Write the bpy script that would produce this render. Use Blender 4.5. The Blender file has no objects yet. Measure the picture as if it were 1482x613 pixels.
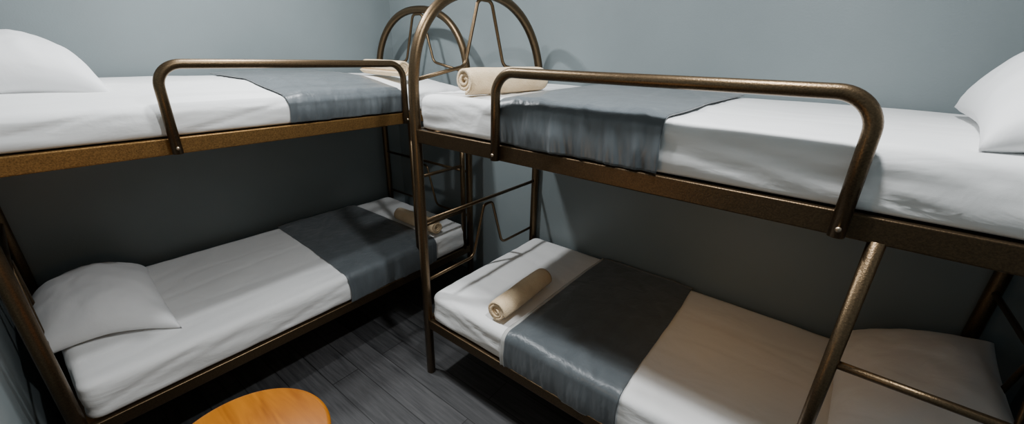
import bpy, bmesh, math, random
from mathutils import Vector, Matrix, noise

random.seed(7)
scene = bpy.context.scene
C = scene.collection
PI = math.pi

# ------------------------------------------------------------------ helpers
def obj(name, bm, mat, parent=None, smooth=True, recalc=True):
    if recalc:
        bmesh.ops.recalc_face_normals(bm, faces=bm.faces[:])
    me = bpy.data.meshes.new(name)
    bm.to_mesh(me); bm.free()
    if smooth:
        for p in me.polygons: p.use_smooth = True
    me.materials.append(mat)
    o = bpy.data.objects.new(name, me); C.objects.link(o)
    if parent is not None: o.parent = parent
    return o

def tag(o, label=None, cat=None, group=None, kind=None):
    if label: o['label'] = label
    if cat: o['category'] = cat
    if group: o['group'] = group
    if kind: o['kind'] = kind
    return o

def empty(name, loc, rz=0):
    o = bpy.data.objects.new(name, None); C.objects.link(o)
    o.location = loc; o.rotation_euler = (0, 0, rz); o.empty_display_size = .1
    return o

def fillet(pts, r, n=8):
    """round the inner corners of a polyline"""
    pts = [Vector(p) for p in pts]
    rs = r if isinstance(r, (list, tuple)) else [r] * len(pts)
    out = [pts[0]]
    for i in range(1, len(pts) - 1):
        a, b, c = pts[i - 1], pts[i], pts[i + 1]
        u = (a - b); v = (c - b)
        lu, lv = u.length, v.length
        u.normalize(); v.normalize()
        ang = u.angle(v)
        if rs[i] <= 0 or ang > 3.1:
            out.append(b); continue
        d = min(rs[i] / math.tan(ang / 2), lu * .49, lv * .49)
        rr = d * math.tan(ang / 2)
        bis = (u + v).normalized()
        cen = b + bis * (rr / math.sin(ang / 2))
        p0, p1 = b + u * d - cen, b + v * d - cen
        tot = p0.angle(p1)
        for k in range(n + 1):
            t = k / n
            s = math.sin(tot)
            q = p0 * (math.sin((1 - t) * tot) / s) + p1 * (math.sin(t * tot) / s)
            out.append(cen + q)
    out.append(pts[-1])
    return out

def tube(bm, pts, r, seg=14):
    pts = [Vector(p) for p in pts]
    n = len(pts)
    T = []
    for i in range(n):
        a = pts[max(i - 1, 0)]; b = pts[min(i + 1, n - 1)]
        T.append((b - a).normalized())
    up = Vector((0, 0, 1)) if abs(T[0].z) < .9 else Vector((1, 0, 0))
    N = (up - T[0] * up.dot(T[0])).normalized()
    rings = []
    for i in range(n):
        N = (N - T[i] * N.dot(T[i])).normalized()
        B = T[i].cross(N)
        rings.append([bm.verts.new(pts[i] + (N * math.cos(2 * PI * k / seg) + B * math.sin(2 * PI * k / seg)) * r) for k in range(seg)])
    for i in range(n - 1):
        for k in range(seg):
            bm.faces.new((rings[i][k], rings[i][(k + 1) % seg], rings[i + 1][(k + 1) % seg], rings[i + 1][k]))
    bm.faces.new(rings[0][::-1]); bm.faces.new(rings[-1])
    return bm

def tube_obj(name, pts, r, mat, parent, seg=14):
    return obj(name, tube(bmesh.new(), pts, r, seg), mat, parent)

def box(bm, lo, hi, bevel=0):
    r = bmesh.ops.create_cube(bm, size=1)
    for v in r['verts']:
        v.co = Vector([lo[i] + (v.co[i] + .5) * (hi[i] - lo[i]) for i in range(3)])
    if bevel:
        es = list({e for v in r['verts'] for e in v.link_edges})
        bmesh.ops.bevel(bm, geom=es, offset=bevel, segments=3, affect='EDGES', profile=.5)
    return bm

def lathe(bm, prof, seg=64, cen=(0, 0, 0)):
    rings = []
    for r, z in prof:
        if r < 1e-6:
            rings.append([bm.verts.new((cen[0], cen[1], cen[2] + z))])
        else:
            rings.append([bm.verts.new((cen[0] + r * math.cos(2 * PI * k / seg), cen[1] + r * math.sin(2 * PI * k / seg), cen[2] + z)) for k in range(seg)])
    for A, B in zip(rings, rings[1:]):
        for k in range(seg):
            k2 = (k + 1) % seg
            if len(A) == 1 and len(B) == 1: continue
            if len(A) == 1: bm.faces.new((A[0], B[k2], B[k]))
            elif len(B) == 1: bm.faces.new((A[k], A[k2], B[0]))
            else: bm.faces.new((A[k], A[k2], B[k2], B[k]))
    return bm

def fbm(x, y, z, o=3):
    s, a = 0, 1
    for i in range(o):
        s += a * noise.noise(Vector((x, y, z)) * (2 ** i)); a *= .5
    return s

# ------------------------------------------------------------------ materials
def mat(name):
    m = bpy.data.materials.new(name); m.use_nodes = True
    nt = m.node_tree
    return m, nt, nt.nodes['Principled BSDF']

def N(nt, typ, **kw):
    n = nt.nodes.new(typ)
    for k, v in kw.items():
        if k in n.inputs: n.inputs[k].default_value = v
        else: setattr(n, k, v)
    return n

def ramp(nt, fac, stops):
    r = nt.nodes.new('ShaderNodeValToRGB')
    els = r.color_ramp.elements
    while len(els) < len(stops): els.new(.5)
    for e, (p, c) in zip(els, stops):
        e.position = p; e.color = (*c, 1)
    nt.links.new(fac, r.inputs[0])
    return r

def bump(nt, bsdf, height, strength, dist=.01):
    b = N(nt, 'ShaderNodeBump'); b.inputs['Strength'].default_value = strength
    b.inputs['Distance'].default_value = dist
    nt.links.new(height, b.inputs['Height']); nt.links.new(b.outputs[0], bsdf.inputs['Normal'])
    return b

def wall_mat():
    m, nt, b = mat('blue_grey_wall_paint')
    tc = N(nt, 'ShaderNodeTexCoord')
    n1 = N(nt, 'ShaderNodeTexNoise'); n1.inputs['Scale'].default_value = 1.7; n1.inputs['Detail'].default_value = 5
    nt.links.new(tc.outputs['Object'], n1.inputs['Vector'])
    r = ramp(nt, n1.outputs['Fac'], [(.3, (.175, .205, .212)), (.7, (.205, .238, .245))])
    nt.links.new(r.outputs[0], b.inputs['Base Color'])
    n2 = N(nt, 'ShaderNodeTexNoise'); n2.inputs['Scale'].default_value = 140; n2.inputs['Detail'].default_value = 3
    nt.links.new(tc.outputs['Object'], n2.inputs['Vector'])
    bump(nt, b, n2.outputs['Fac'], .25, .002)
    b.inputs['Roughness'].default_value = .36
    b.inputs['Specular IOR Level'].default_value = .45
    return m

def floor_mat():
    m, nt, b = mat('dark_wood_plank_floor')
    tc = N(nt, 'ShaderNodeTexCoord')
    br = N(nt, 'ShaderNodeTexBrick')
    br.offset = .37; br.inputs['Scale'].default_value = 1
    br.inputs['Brick Width'].default_value = 1.1; br.inputs['Row Height'].default_value = .15
    br.inputs['Mortar Size'].default_value = .0025; br.inputs['Mortar Smooth'].default_value = .2
    br.inputs['Color1'].default_value = (.036, .037, .039, 1); br.inputs['Color2'].default_value = (.060, .061, .064, 1)
    br.inputs['Mortar'].default_value = (.012, .012, .013, 1)
    nt.links.new(tc.outputs['Object'], br.inputs['Vector'])
    mp = N(nt, 'ShaderNodeMapping'); mp.inputs['Scale'].default_value = (2.2, 34, 1)
    nt.links.new(tc.outputs['Object'], mp.inputs['Vector'])
    n = N(nt, 'ShaderNodeTexNoise'); n.inputs['Scale'].default_value = 1.6; n.inputs['Detail'].default_value = 7; n.inputs['Roughness'].default_value = .65
    nt.links.new(mp.outputs[0], n.inputs['Vector'])
    r = ramp(nt, n.outputs['Fac'], [(.3, (.45, .45, .46)), (.7, (1.5, 1.45, 1.4))])
    mx = N(nt, 'ShaderNodeMix', data_type='RGBA', blend_type='MULTIPLY'); mx.inputs[0].default_value = 1
    nt.links.new(br.outputs['Color'], mx.inputs[6]); nt.links.new(r.outputs[0], mx.inputs[7])
    nt.links.new(mx.outputs[2], b.inputs['Base Color'])
    bump(nt, b, n.outputs['Fac'], .2, .003)
    b.inputs['Roughness'].default_value = .5
    return m

def metal_mat(name, c1, c2, metallic, rough):
    m, nt, b = mat(name)
    tc = N(nt, 'ShaderNodeTexCoord')
    n = N(nt, 'ShaderNodeTexNoise'); n.inputs['Scale'].default_value = 260; n.inputs['Detail'].default_value = 3
    nt.links.new(tc.outputs['Object'], n.inputs['Vector'])
    r = ramp(nt, n.outputs['Fac'], [(.30, c1), (.70, c2)])
    nt.links.new(r.outputs[0], b.inputs['Base Color'])
    b.inputs['Metallic'].default_value = metallic
    b.inputs['Roughness'].default_value = rough
    bump(nt, b, n.outputs['Fac'], .35, .0015)
    return m

def fabric_mat(name, col, col2, rough=.85, weave=700, wr=3.5, ws=.35, sheen=.15, stretch=(1, 1, 1)):
    m, nt, b = mat(name)
    tc = N(nt, 'ShaderNodeTexCoord')
    mp = N(nt, 'ShaderNodeMapping'); mp.inputs['Scale'].default_value = stretch
    nt.links.new(tc.outputs['Object'], mp.inputs['Vector'])
    n1 = N(nt, 'ShaderNodeTexNoise'); n1.inputs['Scale'].default_value = wr; n1.inputs['Detail'].default_value = 4; n1.inputs['Distortion'].default_value = .6
    nt.links.new(mp.outputs[0], n1.inputs['Vector'])
    n2 = N(nt, 'ShaderNodeTexNoise'); n2.inputs['Scale'].default_value = weave; n2.inputs['Detail'].default_value = 2
    nt.links.new(tc.outputs['Object'], n2.inputs['Vector'])
    r = ramp(nt, n1.outputs['Fac'], [(.3, col2), (.7, col)])
    nt.links.new(r.outputs[0], b.inputs['Base Color'])
    b.inputs['Roughness'].default_value = rough
    b.inputs['Sheen Weight'].default_value = sheen
    b1 = N(nt, 'ShaderNodeBump'); b1.inputs['Strength'].default_value = ws; b1.inputs['Distance'].default_value = .02
    nt.links.new(n1.outputs['Fac'], b1.inputs['Height'])
    b2 = N(nt, 'ShaderNodeBump'); b2.inputs['Strength'].default_value = .12; b2.inputs['Distance'].default_value = .001
    nt.links.new(n2.outputs['Fac'], b2.inputs['Height']); nt.links.new(b1.outputs[0], b2.inputs['Normal'])
    nt.links.new(b2.outputs[0], b.inputs['Normal'])
    return m

def towel_mat():
    m, nt, b = mat('beige_terry_towel')
    tc = N(nt, 'ShaderNodeTexCoord')
    v = N(nt, 'ShaderNodeTexVoronoi'); v.inputs['Scale'].default_value = 260
    nt.links.new(tc.outputs['Object'], v.inputs['Vector'])
    n = N(nt, 'ShaderNodeTexNoise'); n.inputs['Scale'].default_value = 14; n.inputs['Detail'].default_value = 4
    nt.links.new(tc.outputs['Object'], n.inputs['Vector'])
    r = ramp(nt, n.outputs['Fac'], [(.3, (.74, .53, .30)), (.7, (.88, .68, .43))])
    nt.links.new(r.outputs[0], b.inputs['Base Color'])
    b.inputs['Roughness'].default_value = 1; b.inputs['Sheen Weight'].default_value = .3
    bump(nt, b, v.outputs['Distance'], .7, .004)
    return m

def orange_wood_mat():
    m, nt, b = mat('orange_varnished_wood')
    tc = N(nt, 'ShaderNodeTexCoord')
    mp = N(nt, 'ShaderNodeMapping'); mp.inputs['Scale'].default_value = (1.2, 9, 1.2); mp.inputs['Rotation'].default_value = (0, 0, .9)
    nt.links.new(tc.outputs['Object'], mp.inputs['Vector'])
    n = N(nt, 'ShaderNodeTexNoise'); n.inputs['Scale'].default_value = 2.4; n.inputs['Detail'].default_value = 6; n.inputs['Distortion'].default_value = 1.1
    nt.links.new(mp.outputs[0], n.inputs['Vector'])
    r = ramp(nt, n.outputs['Fac'], [(.3, (.25, .070, .0005)), (.55, (.40, .128, .0005)), (.75, (.50, .175, .001))])
    nt.links.new(r.outputs[0], b.inputs['Base Color'])
    b.inputs['Roughness'].default_value = .42
    bump(nt, b, n.outputs['Fac'], .06, .003)
    return m

M_wall = wall_mat(); M_floor = floor_mat(); M_metal = metal_mat('bronze_tube_metal', (.092, .062, .035), (.150, .100, .054), .92, .36); M_lit_beam = metal_mat('lit_bronze_beam_metal', (.12, .064, .020), (.27, .145, .045), .78, .50); M_shaded_beam = metal_mat('shaded_bronze_beam_metal', (.055, .036, .020), (.095, .060, .030), .85, .42); M_towel = towel_mat(); M_orange = orange_wood_mat()  # beam bronzes: same metal, golden light and shade put into the colours
M_ceil, _nt, _b = mat('pale_ceiling_paint'); _b.inputs['Base Color'].default_value = (.62, .64, .65, 1); _b.inputs['Roughness'].default_value = .8
_n = N(_nt, 'ShaderNodeTexNoise'); _n.inputs['Scale'].default_value = 60; bump(_nt, _b, _n.outputs['Fac'], .1, .002)
M_sheet = fabric_mat('white_cotton_sheet', (.80, .80, .79), (.76, .76, .755), .85, 800, 5, .28, .1, (1, 1, 2.2))
M_pillow = fabric_mat('white_pillowcase_cotton', (.80, .80, .80), (.76, .76, .765), .85, 800, 7, .22, .1)
M_satin = fabric_mat('slate_grey_satin', (.086, .100, .109), (.064, .076, .084), .38, 500, 6, .42, .25, (2.0, 2.0, .5))
M_strip = fabric_mat('pale_grey_cloth', (.50, .50, .48), (.44, .44, .42), .8, 600, 6, .2, .1)
M_base, _nt, _b = mat('plywood_base'); _b.inputs['Base Color'].default_value = (.34, .20, .09, 1)
_n = N(_nt, 'ShaderNodeTexNoise'); _n.inputs['Scale'].default_value = 30; bump(_nt, _b, _n.outputs['Fac'], .2, .002)
M_bolt, _nt, _b = mat('worn_bolt_metal'); _b.inputs['Base Color'].default_value = (.42, .33, .24, 1); _b.inputs['Metallic'].default_value = 1; _b.inputs['Roughness'].default_value = .35
_n = N(_nt, 'ShaderNodeTexNoise'); _n.inputs['Scale'].default_value = 200; bump(_nt, _b, _n.outputs['Fac'], .15, .001)

# ------------------------------------------------------------------ the room
RX, FY, CZ, T = 3.60, -2.27, 2.65, .1
def struct(name, lo, hi, m):
    o = obj(name, box(bmesh.new(), lo, hi), m, smooth=False)
    o['kind'] = 'structure'
    return o
struct('floor', (-T, FY - T, -.1), (RX + T, T, 0), M_floor)
struct('ceiling', (-T, FY - T, CZ), (RX + T, T, CZ + .1), M_ceil)
struct('wall_left', (-T, FY, 0), (0, 0, CZ), M_wall)
struct('wall_back', (-T, 0, 0), (RX + T, T, CZ), M_wall)
struct('wall_right', (RX, FY, 0), (RX + T, 0, CZ), M_wall)
struct('wall_front', (-T, FY - T, 0), (RX + T, FY, CZ), M_wall)

# ------------------------------------------------------------------ bunk beds
L, W = 2.0, .9239
ZL, ZLB, ZU, ZUB = .351, .299, 1.329, 1.271
PR = .0225
def arch_path(x):
    pts = [(x, 0, 0), (x, 0, .7)]
    z0, h = 1.44, .455
    n = 44
    for k in range(n + 1):
        t = PI * k / n
        c, s = math.cos(t), math.sin(t)
        e = 2.45 if c > 0 else 2.1
        yy = W / 2 - W / 2 * math.copysign(abs(c) ** (2 / e), c)
        pts.append((x, yy, z0 + h * abs(s) ** (2 / e)))
    pts += [(x, W, .7), (x, W, 0)]
    return pts

def beam(name, lo, hi, parent, m):
    return obj(name, box(bmesh.new(), lo, hi, .004), m, parent, smooth=False)

def make_bunk(loc, rz, label, g0, g1, mb):
    t = empty('bunk_bed', loc, rz)
    tag(t, label, 'bunk bed', 'bronze tube bunk beds')
    for x, s in ((0, 1), (L, -1)):
        tube_obj('end_arch', arch_path(x), PR, M_metal, t, 20)
        c = W / 2 - .016
        up = fillet([(x, .028, 1.530), (x, c - .140, 1.580), (x, c - .046, 1.868), (x, c + .046, 1.868), (x, c + .140, 1.580), (x, W - .028, 1.530)],
                    [0, .05, .036, .036, .05, 0], 8)
        tube_obj('arch_scroll', up, .0085, M_metal, t, 10)
        tube_obj('end_crossbar', [(x, .012, .889), (x, W - .012, .889)], .0095, M_metal, t, 10)
        c = W / 2 + .008
        lo = fillet([(x, .012, .570), (x, c - .125, .570), (x, c - .035, .858), (x, c + .035, .858), (x, c + .125, .570), (x, W - .012, .570)],
                    [0, .05, .03, .03, .05, 0], 8)
        tube_obj('end_scroll', lo, .008, M_metal, t, 10)
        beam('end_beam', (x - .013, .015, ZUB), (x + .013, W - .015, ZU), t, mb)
        beam('end_beam', (x - .013, .015, ZLB), (x + .013, W - .015, ZL), t, M_metal)
    for b in (0, W):
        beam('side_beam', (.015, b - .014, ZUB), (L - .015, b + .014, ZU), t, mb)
        beam('side_beam', (.015, b - .014, ZLB), (L - .015, b + .014, ZL), t, M_metal)
    for z in (ZU - .02, ZL - .02):
        obj('bed_base', box(bmesh.new(), (.013, .014, z - .015), (L - .013, W - .014, z)), M_base, t, smooth=False)
    gy = -.031
    pts = fillet([(g0, gy, 1.276), (g0, gy, 1.578), (g1, gy, 1.578), (g1, gy, 1.276)], [0, .075, .075, 0], 12)
    g = tube_obj('guard_rail', pts, .0165, M_metal, t, 18)
    for gx in (g0, g1):
        bm = bmesh.new()
        lathe(bm, [(0, .004), (.003, .0037), (.0055, .002), (.0062, 0), (.0062, -.012), (0, -.012)], 20)
        bmesh.ops.transform(bm, matrix=Matrix.Translation((gx, gy - .0165, 1.297)) @ Matrix.Rotation(PI / 2, 4, 'X'), verts=bm.verts[:])
        b = obj('bolt', bm, M_bolt, g)
        b['label'] = 'shiny bolt head'
    for a in (1.539, 1.9355):
        tube_obj('ladder_stile', [(a, -.002, ZL - .01), (a, -.002, ZUB + .005)], .0165, M_metal, t, 16)
    for z in (.63, .948):
        tube_obj('ladder_rung', [(1.545, -.002, z), (1.93, -.002, z)], .0105, M_metal, t, 12)
    return t

XR, YF = 1.4186, -.9513
XF, YH = .9799, -2.1797
make_bunk((XR, YF, 0), 0, 'bronze tube bunk bed along the right wall, with the larger, nearer arch', .476, 1.466, M_shaded_beam)  # upper beams in the bronze with shade in its colour
make_bunk((XF, YH, 0), PI / 2, 'bronze tube bunk bed along the left wall, its arch in the room corner', .487, 1.490, M_lit_beam)  # upper beams in the bronze with golden light in its colour

# local (a from the corner end, b from the open side, z) to the world
def right(a, b, z): return Vector((XR + a, YF + b, z))
def left(a, b, z): return Vector((XF - b, YH + L - a, z))

def place(bm, f, base):
    """mesh in (a,b,z) -> world, then origin at base; returns origin"""
    o = f(*base)
    for v in bm.verts: v.co = f(*v.co) - o
    return o

# ------------------------------------------------------------------ mattresses
def top_z(m, a, b):
    """height of the mattress top before rounding"""
    k = b / W
    z = m['zf'] + (m['zb'] - m['zf']) * min(1, max(0, k * 2.2))
    return z

def mattress(f, m, label, seed):
    a0, a1, b0, b1, z0 = m['a0'], m['a1'], m['b0'], m['b1'], m['z0']
    H = max(m['zf'], m['zb']) - z0
    r = m['r']
    bm = bmesh.new()
    na, nb, nz = 110, 56, 12
    vs = {}
    def V(i, j, k):
        key = (i, j, k)
        if key not in vs:
            # denser towards the rims
            def ease(t): return t
            vs[key] = bm.verts.new((a0 + (a1 - a0) * ease(i / na), b0 + (b1 - b0) * ease(j / nb), k / nz))
        return vs[key]
    for i in range(na):
        for j in range(nb):
            bm.faces.new((V(i, j, nz), V(i + 1, j, nz), V(i + 1, j + 1, nz), V(i, j + 1, nz)))
            bm.faces.new((V(i, j, 0), V(i, j + 1, 0), V(i + 1, j + 1, 0), V(i + 1, j, 0)))
    for i in range(na):
        for k in range(nz):
            for j in (0, nb):
                bm.faces.new((V(i, j, k), V(i + 1, j, k), V(i + 1, j, k + 1), V(i, j, k + 1)))
    for j in range(nb):
        for k in range(nz):
            for i in (0, na):
                bm.faces.new((V(i, j, k), V(i, j + 1, k), V(i, j + 1, k + 1), V(i, j, k + 1)))
    for v in bm.verts:
        a, b, t = v.co
        zt = top_z(m, a, b)
        z = z0 + (zt - z0) * t
        p = Vector((a, b, z))
        rr = min(r, (zt - z0) * .48)
        rb = min(.02, rr)
        rc = .05                                   # corner radius seen from above
        # round top edges with r, bottom edges with rb
        rad = rr if t > .5 else rb
        q = Vector((min(max(a, a0 + rc), a1 - rc), min(max(b, b0 + rc), b1 - rc), 0))
        d = Vector((a, b, 0)) - q
        if d.length > 1e-6:
            l = min(d.length, max(abs(d.x), abs(d.y)))
            l = max(abs(d.x), abs(d.y))
            d2 = d.normalized() * l
            a, b = q.x + d2.x, q.y + d2.y
            out = rc - l                            # distance to the rim
        else:
            out = min(a - a0, a1 - a, b - b0, b1 - b)
        ex = max(0, rad - out)
        ez = max(0, rad - ((zt - z) if t > .5 else (z - z0)))
        if ex > 0 and ez > 0:
            ln = math.hypot(ex, ez); mxv = max(ex, ez)
            kx, kz = ex / ln * mxv, ez / ln * mxv
            dirv = (Vector((a, b, 0)) - Vector((min(max(a, a0 + rad), a1 - rad), min(max(b, b0 + rad), b1 - rad), 0)))
            if dirv.length > 1e-6:
                dirv.normalize()
                a -= dirv.x * (ex - kx); b -= dirv.y * (ex - kx)
            z = (zt - rad + kz) if t > .5 else (z0 + rad - kz)
        v.co = (a, b, z)
    bm.normal_update()
    bmesh.ops.recalc_face_normals(bm, faces=bm.faces[:])
    for v in bm.verts:
        n = v.normal; p = v.co.copy()
        side = 1 - abs(n.z)
        s = fbm(p.x * 3.2 + seed, p.y * 3.2, p.z * 16 + seed, 3) * .006 * side
        # tucked creases pulling down and sideways along the skirt
        w = noise.noise(Vector((p.x * 2.1 + p.z * 9 + seed, p.y * 2.1, seed)))
        s += -.006 * max(0, 1 - abs(w) * 9) * side
        s += fbm(p.x * 2.3 + seed, p.y * 2.3, 0, 3) * .0035 * max(0, n.z)
        w2 = noise.noise(Vector((p.x * 1.3 + p.y * 1.2 + seed, p.y * 7, 3.3)))
        s += -.003 * max(0, 1 - abs(w2) * 8) * max(0, n.z)
        v.co = p + n * s
    o = place(bm, f, ((a0 + a1) / 2, (b0 + b1) / 2, z0))
    ob = obj('mattress', bm, M_sheet)
    ob.location = o
    tag(ob, label, 'mattress', 'white sheeted mattresses')
    return ob

MRU = dict(a0=.024, a1=1.976, b0=-.006, b1=W - .005, z0=1.333, zf=1.478, zb=1.486, r=.035)
MRL = dict(a0=.024, a1=1.976, b0=-.004, b1=W - .005, z0=.355, zf=.508, zb=.512, r=.035)
MLU = dict(a0=.024, a1=1.976, b0=-.004, b1=W - .005, z0=1.333, zf=1.440, zb=1.492, r=.035)
MLL = dict(a0=.024, a1=1.976, b0=-.006, b1=W - .005, z0=.355, zf=.508, zb=.518, r=.035)
mattress(right, MRU, 'white sheeted mattress on the upper bunk along the right wall', 1.3)
mattress(right, MRL, 'white sheeted mattress on the lower bunk along the right wall, half in shadow', 5.1)
mattress(left, MLU, 'white sheeted mattress on the upper bunk along the left wall', 9.7)
mattress(left, MLL, 'white sheeted mattress on the lower bunk along the left wall', 14.2)

# ------------------------------------------------------------------ runners
def runner(f, m, af, ab, zdrop, label, seed, puff=.008, fold=.006, strip=False):
    """af/ab = (a0,a1) at the open side / at the wall side"""
    prof = []                                     # (b, z, s 0 back..1 front top edge, side amount)
    r = m['r'] + .006
    bb = m['b1'] - .012
    n = 40
    for i in range(n + 1):
        b = bb + (m['b0'] + r - bb) * i / n
        prof.append((b, top_z(m, 0, b) + puff, i / n, 0))
    zt = top_z(m, 0, m['b0']) + puff
    cb, cz = m['b0'] + r, zt - r
    for i in range(1, 11):
        t = PI / 2 * i / 10
        prof.append((cb - (r + .007) * math.sin(t), cz + r * math.cos(t), 1, i / 10))
    nd = 16
    for i in range(1, nd + 1):
        prof.append((m['b0'] - .007 - .004 * math.sin(PI * i / nd), cz + (zdrop - cz) * i / nd, 1, 1))
    na = 130 if label else 4
    bm = bmesh.new()
    rows = []
    for pi, (b, z, s, side) in enumerate(prof):
        row = []
        dz = max(0, cz - z)
        for i in range(na + 1):
            t = i / na
            a0 = ab[0] + (af[0] - ab[0]) * s; a1 = ab[1] + (af[1] - ab[1]) * s
            a = a0 + (a1 - a0) * t
            ew = fbm(seed, b * 5 + z * 7, seed * .3, 2) * .006
            a += ew * (1 if t > .5 else -1) * abs(2 * t - 1)
            bo, zo = 0, 0
            # loose folds across the drape, soft ripples on top
            ph = a * 15 + fbm(a * 4, z * 3, seed, 2) * 2.0 + z * 3
            fo = (math.sin(ph) * .4 + noise.noise(Vector((a * 26, z * 5, seed))) + .55 * noise.noise(Vector((a * 60 + z * 6, z * 6, seed)))) * fold * (.25 + .75 * min(1, dz * 14 + .2))
            bo -= max(-.004, fo) * side
            edge = min(1, min(t, 1 - t) * 10)
            zo += (fbm(a * 3.5 + seed, b * 3.5, 1.7, 3) * .006 + puff * .6) * (1 - side) * edge
            cr = noise.noise(Vector((a * 5 + b * 3 + seed, b * 1.5 - a, 8.1)))
            zo += .004 * max(0, 1 - abs(cr) * 7) * (1 - side) * edge
            if side == 1 and pi > len(prof) - 6:
                zo += noise.noise(Vector((a * 9, seed, 0))) * .006 * (pi - len(prof) + 6) / 5
            row.append(bm.verts.new((a, b + bo, z + zo)))
        rows.append(row)
    for A, B in zip(rows, rows[1:]):
        for i in range(na):
            bm.faces.new((A[i], A[i + 1], B[i + 1], B[i]))
    o = place(bm, f, (sum(af) / 2, W / 2, m['zb']))
    ob = obj('bed_runner', bm, M_satin)
    up = sum((p.normal.z for p in ob.data.polygons), 0)
    if up < 0: ob.data.flip_normals()
    ob.location = o
    md = ob.modifiers.new('cloth_thickness', 'SOLIDIFY'); md.thickness = .005; md.offset = -.6
    if strip:
        h = runner(f, m, (af[0] - .020, af[0] + .004), (ab[0] - .014, ab[0] + .004), zdrop, None, seed, puff - .003, fold * .6)
        h.name = 'strip'; h.data.name = 'strip'; h.data.materials[0] = M_strip
        h.parent = ob; h.location = h.location - ob.location
        h['label'] = 'pale grey hem'  # narrow pale strip along the runner's corner-end edge
    if label: tag(ob, label, 'bed runner', 'slate grey satin bed runners')
    return ob

runner(right, MRU, (.462, 1.050), (.375, 1.075), 1.336, 'slate grey satin runner draped over the upper bunk along the right wall', 2.2, .011, .010)
runner(right, MRL, (.520, 1.045), (.535, 1.045), .342, 'slate grey satin runner across the lower bunk along the right wall', 6.4, .006, .005, True)
runner(left, MLU, (.500, 1.098), (.425, 1.090), 1.338, 'slate grey satin runner draped over the upper bunk along the left wall', 11.8, .010, .009)
runner(left, MLL, (.330, .948), (.345, .915), .352, 'slate grey satin runner across the lower bunk along the left wall', 17.3, .006, .005)

# ------------------------------------------------------------------ rolled towels
def towel(p0, p1, R, label, turns=3.6, squash=.92, seed=0, flip=1):
    p0, p1 = Vector(p0), Vector(p1)
    ax = p1 - p0; ln = ax.length; ax.normalize()
    side = Vector((0, 0, 1)).cross(ax).normalized() * flip
    up = Vector((0, 0, 1))
    n = int(turns * 34)
    th = R / (turns + .55) * .80
    bm = bmesh.new()
    nl = 26
    rings = []
    for li in range(nl + 1):
        u = li / nl
        bulge = 1 - .05 * abs(2 * u - 1) ** 6
        ring_o, ring_i = [], []
        for i in range(n + 1):
            t = i / n
            ang = 2 * PI * turns * t + .8
            r = .006 + (R - th / 2 - .006) * t
            # small slips between the layers at the ends
            slip = (noise.noise(Vector((t * 5, seed, u > .5))) * .010 + .006 * t) * (abs(2 * u - 1) ** 3) * (1 if u > .5 else -1)
            wob = 1 + .03 * noise.noise(Vector((math.cos(ang) * 1.2 + seed, math.sin(ang) * 1.2, u * 4)))
            for rad, ring in ((r + th / 2, ring_o), (max(.001, r - th / 2), ring_i)):
                y = math.cos(ang) * rad * bulge * wob
                z = math.sin(ang) * rad * squash * bulge * wob
                co = p0 + ax * (ln * u + slip) + side * y + up * z
                ring.append(bm.verts.new(co))
        rings.append(ring_o + ring_i[::-1])
    m = len(rings[0])
    for A, B in zip(rings, rings[1:]):
        for k in range(m):
            bm.faces.new((A[k], A[(k + 1) % m], B[(k + 1) % m], B[k]))
    for ring in (rings[0], rings[-1]):
        for k in range(n):
            bm.faces.new((ring[k], ring[k + 1], ring[m - 2 - k], ring[m - 1 - k]))
    mid = (p0 + p1) / 2
    for v in bm.verts: v.co -= mid
    ob = obj('rolled_towel', bm, M_towel)
    ob.location = mid
    tag(ob, label, 'towel', 'rolled beige towels')
    return ob

def zc(m, b, R, sq): return top_z(m, 0, b) + R * sq + .002
R1 = .064
towel(right(.432, .040, zc(MRL, .05, .057, .95)), right(.420, .42, zc(MRL, .05, .057, .95)), .057,
      'rolled beige towel on the lower bunk along the right wall, beside the dark runner', 3.4, .95, 1)
towel(right(.265, .035, zc(MRU, .1, R1, .86)), right(.325, .44, zc(MRU, .3, R1, .86)), R1,
      'rolled beige towel on the upper bunk along the right wall, behind the arch', 2.6, .86, 2)
towel(left(.355, .17, zc(MLU, .4, .057, .88) + .006), left(.335, .56, zc(MLU, .6, .057, .88) + .006), .057,
      'rolled beige towel on the upper bunk along the left wall, behind the guard rail', 2.8, .88, 3)
towel(left(.275, .035, zc(MLL, .1, .052, .92)), left(.285, .42, zc(MLL, .1, .052, .92)), .052,
      'rolled beige towel on the lower bunk along the left wall, behind the arch post', 3.2, .92, 4)

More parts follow.
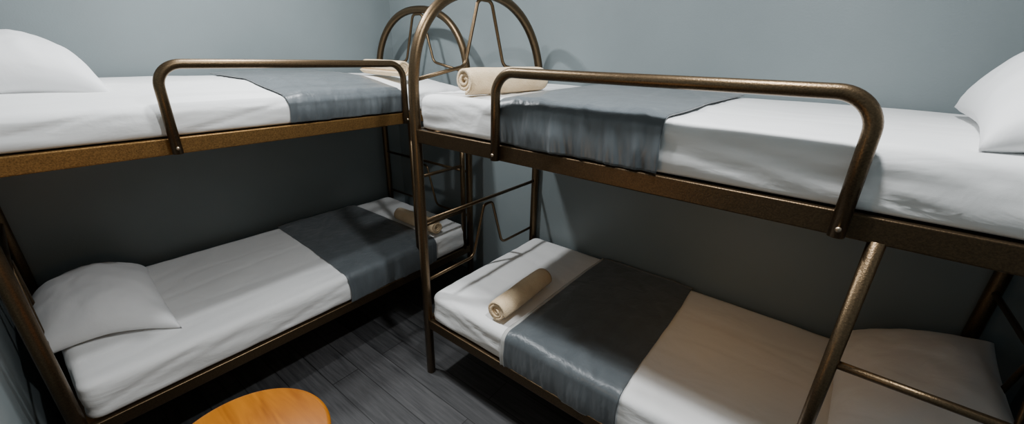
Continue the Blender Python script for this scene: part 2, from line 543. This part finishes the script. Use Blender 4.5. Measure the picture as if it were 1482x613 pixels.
# ------------------------------------------------------------------ pillows
def pillow(loc, rot, sx, sy, h, label, seed, droop=.31, taper=0, shift=0):
    bm = bmesh.new()
    n = 56
    def pt(i, j, top):
        u, v = 2 * i / n - 1, 2 * j / n - 1
        u = math.copysign(abs(u) ** .85, u); v = math.copysign(abs(v) ** .85, v)
        x = u * sx / 2 * (1 - .075 * (1 - v * v) * abs(u)); y = v * sy / 2 * (1 - .085 * (1 - u * u) * abs(v))
        e = max(0, (1 - u ** 2)) * max(0, (1 - v ** 2))
        z = e ** .42
        w = fbm(u * 2 + seed, v * 2, .5 if top else 4, 3) * .065 * e ** .3
        # gathers running in from the corners and seams
        d = abs(abs(u) - abs(v))
        rad = math.hypot(u, v)
        w += .05 * math.sin(math.atan2(v, u) * 13 + 3 * noise.noise(Vector((u * 2, v * 2, seed)))) * max(0, rad - .55) * e ** .3
        if top: zz = h * .68 * (z + w)
        else: zz = -h * .32 * (min(1, z * 1.25))
        zz = max(zz - h * droop * (abs(u) * abs(v)) ** 1.6, -h * .32)
        y = y * (1 - taper * (1 - u) / 2) + shift * (1 - u) / 2
        return Vector((x, y, zz))
    grid = {}
    for top in (1, 0):
        for i in range(n + 1):
            for j in range(n + 1):
                rim = i in (0, n) or j in (0, n)
                if rim and not top:
                    grid[(i, j, 0)] = grid[(i, j, 1)]
                else:
                    grid[(i, j, top)] = bm.verts.new(pt(i, j, top))
    for i in range(n):
        for j in range(n):
            bm.faces.new([grid[k] for k in ((i, j, 1), (i + 1, j, 1), (i + 1, j + 1, 1), (i, j + 1, 1))])
            bm.faces.new([grid[k] for k in ((i, j, 0), (i, j + 1, 0), (i + 1, j + 1, 0), (i + 1, j, 0))])
    ob = obj('pillow', bm, M_pillow)
    ob.location = loc; ob.rotation_euler = [math.radians(a) for a in rot]
    tag(ob, label, 'pillow', 'white pillows')
    return ob

pillow((3.295, -.575, 1.575), (2.5, -13, -5), .46, .72, .22, 'plump white pillow on the upper bunk along the right wall', 3.1, .12)
pillow((3.245, -.43, .624), (5, -23, -3), .44, .70, .16, 'white pillow in shadow on the lower bunk along the right wall, behind the ladder rung', 7.7, .10)
pillow((.42, -1.985, 1.520), (0, 0, 90), .43, .60, .225, 'plump white pillow on the upper bunk along the left wall', 12.3)
pillow((.47, -2.005, .568), (0, 0, 87), .42, .74, .18, 'white pillow on the lower bunk along the left wall', 19.9, .31, .22, .07)

# ------------------------------------------------------------------ round table
tb = empty('side_table', (1.655, -1.865, 0))
tag(tb, 'small round table with an orange varnished wooden top, at the lower edge', 'table')
obj('table_top', lathe(bmesh.new(), [(0, .470), (.222, .470), (.234, .473), (.24, .480), (.24, .490), (.236, .497), (.228, .500), (0, .500)], 96), M_orange, tb)
for k in range(4):
    a = PI / 4 + k * PI / 2
    bm = bmesh.new()
    p0 = Vector((math.cos(a) * .13, math.sin(a) * .13, .470)); p1 = Vector((math.cos(a) * .19, math.sin(a) * .19, 0))
    seg = 14
    ra = [bm.verts.new(p0 + Vector((math.cos(2 * PI * i / seg), math.sin(2 * PI * i / seg), 0)) * .020) for i in range(seg)]
    rb = [bm.verts.new(p1 + Vector((math.cos(2 * PI * i / seg), math.sin(2 * PI * i / seg), 0)) * .013) for i in range(seg)]
    for i in range(seg): bm.faces.new((ra[i], ra[(i + 1) % seg], rb[(i + 1) % seg], rb[i]))
    bm.faces.new(ra); bm.faces.new(rb[::-1])
    obj('leg', bm, M_orange, tb)

# ------------------------------------------------------------------ lights
def area(name, loc, size, power, col, target=None):
    d = bpy.data.lights.new(name, 'AREA'); d.shape = 'DISK'; d.size = size; d.energy = power; d.color = col
    o = bpy.data.objects.new(name, d); C.objects.link(o); o.location = loc
    if target is not None:
        o.rotation_euler = (Vector(target) - Vector(loc)).to_track_quat('-Z', 'Y').to_euler()
    return o
area('ceiling_lamp_corner', (.85, -1.15, 2.60), .11, 31, (.95, .98, 1.0))
area('ceiling_lamp_door', (2.6, -1.2, 2.60), .11, 30, (.95, .98, 1.0))
area('ceiling_lamp_middle', (1.38, -1.3, 2.60), .11, 13, (.95, .98, 1.0))
d = bpy.data.lights.new('warm_fill', 'POINT'); d.energy = 2.2; d.color = (1, .58, .22); d.shadow_soft_size = .08  # added warm fill light, tints the lower bunks; no visible source
o = bpy.data.objects.new('warm_fill', d); C.objects.link(o); o.location = (2.1, -1.95, 1.0)
l = area('bunk_warm_fill', (2.62, -.48, 1.245), .12, .36, (1, .56, .20)); l.data.spread = math.radians(150)  # unseen fill added under the upper bunk to warm the shaded sheet

w = bpy.data.worlds.new('room_world'); scene.world = w; w.use_nodes = True
w.node_tree.nodes['Background'].inputs[0].default_value = (.5, .55, .6, 1)
w.node_tree.nodes['Background'].inputs[1].default_value = .1

# ------------------------------------------------------------------ camera
f_px, yaw, pitch, roll = 577.01, math.radians(37.81), math.radians(-21.386), math.radians(1.42)
fw = Vector((-math.sin(yaw) * math.cos(pitch), math.cos(yaw) * math.cos(pitch), math.sin(pitch)))
rt = Vector((math.cos(yaw), math.sin(yaw), 0)); up = rt.cross(fw)
rt, up = rt * math.cos(roll) + up * math.sin(roll), up * math.cos(roll) - rt * math.sin(roll)
cam = bpy.data.cameras.new('camera'); co = bpy.data.objects.new('camera', cam); C.objects.link(co)
mw = Matrix((rt, up, -fw)).transposed().to_4x4(); mw.translation = (2.8143, -2.0595, 1.6304)
co.matrix_world = mw
cam.sensor_fit = 'HORIZONTAL'; cam.sensor_width = 36; cam.lens = 36 * f_px / 1482; cam.clip_start = .01
scene.camera = co
scene.view_settings.view_transform = 'AgX'
scene.view_settings.look = 'AgX - Base Contrast'
scene.view_settings.exposure = .2
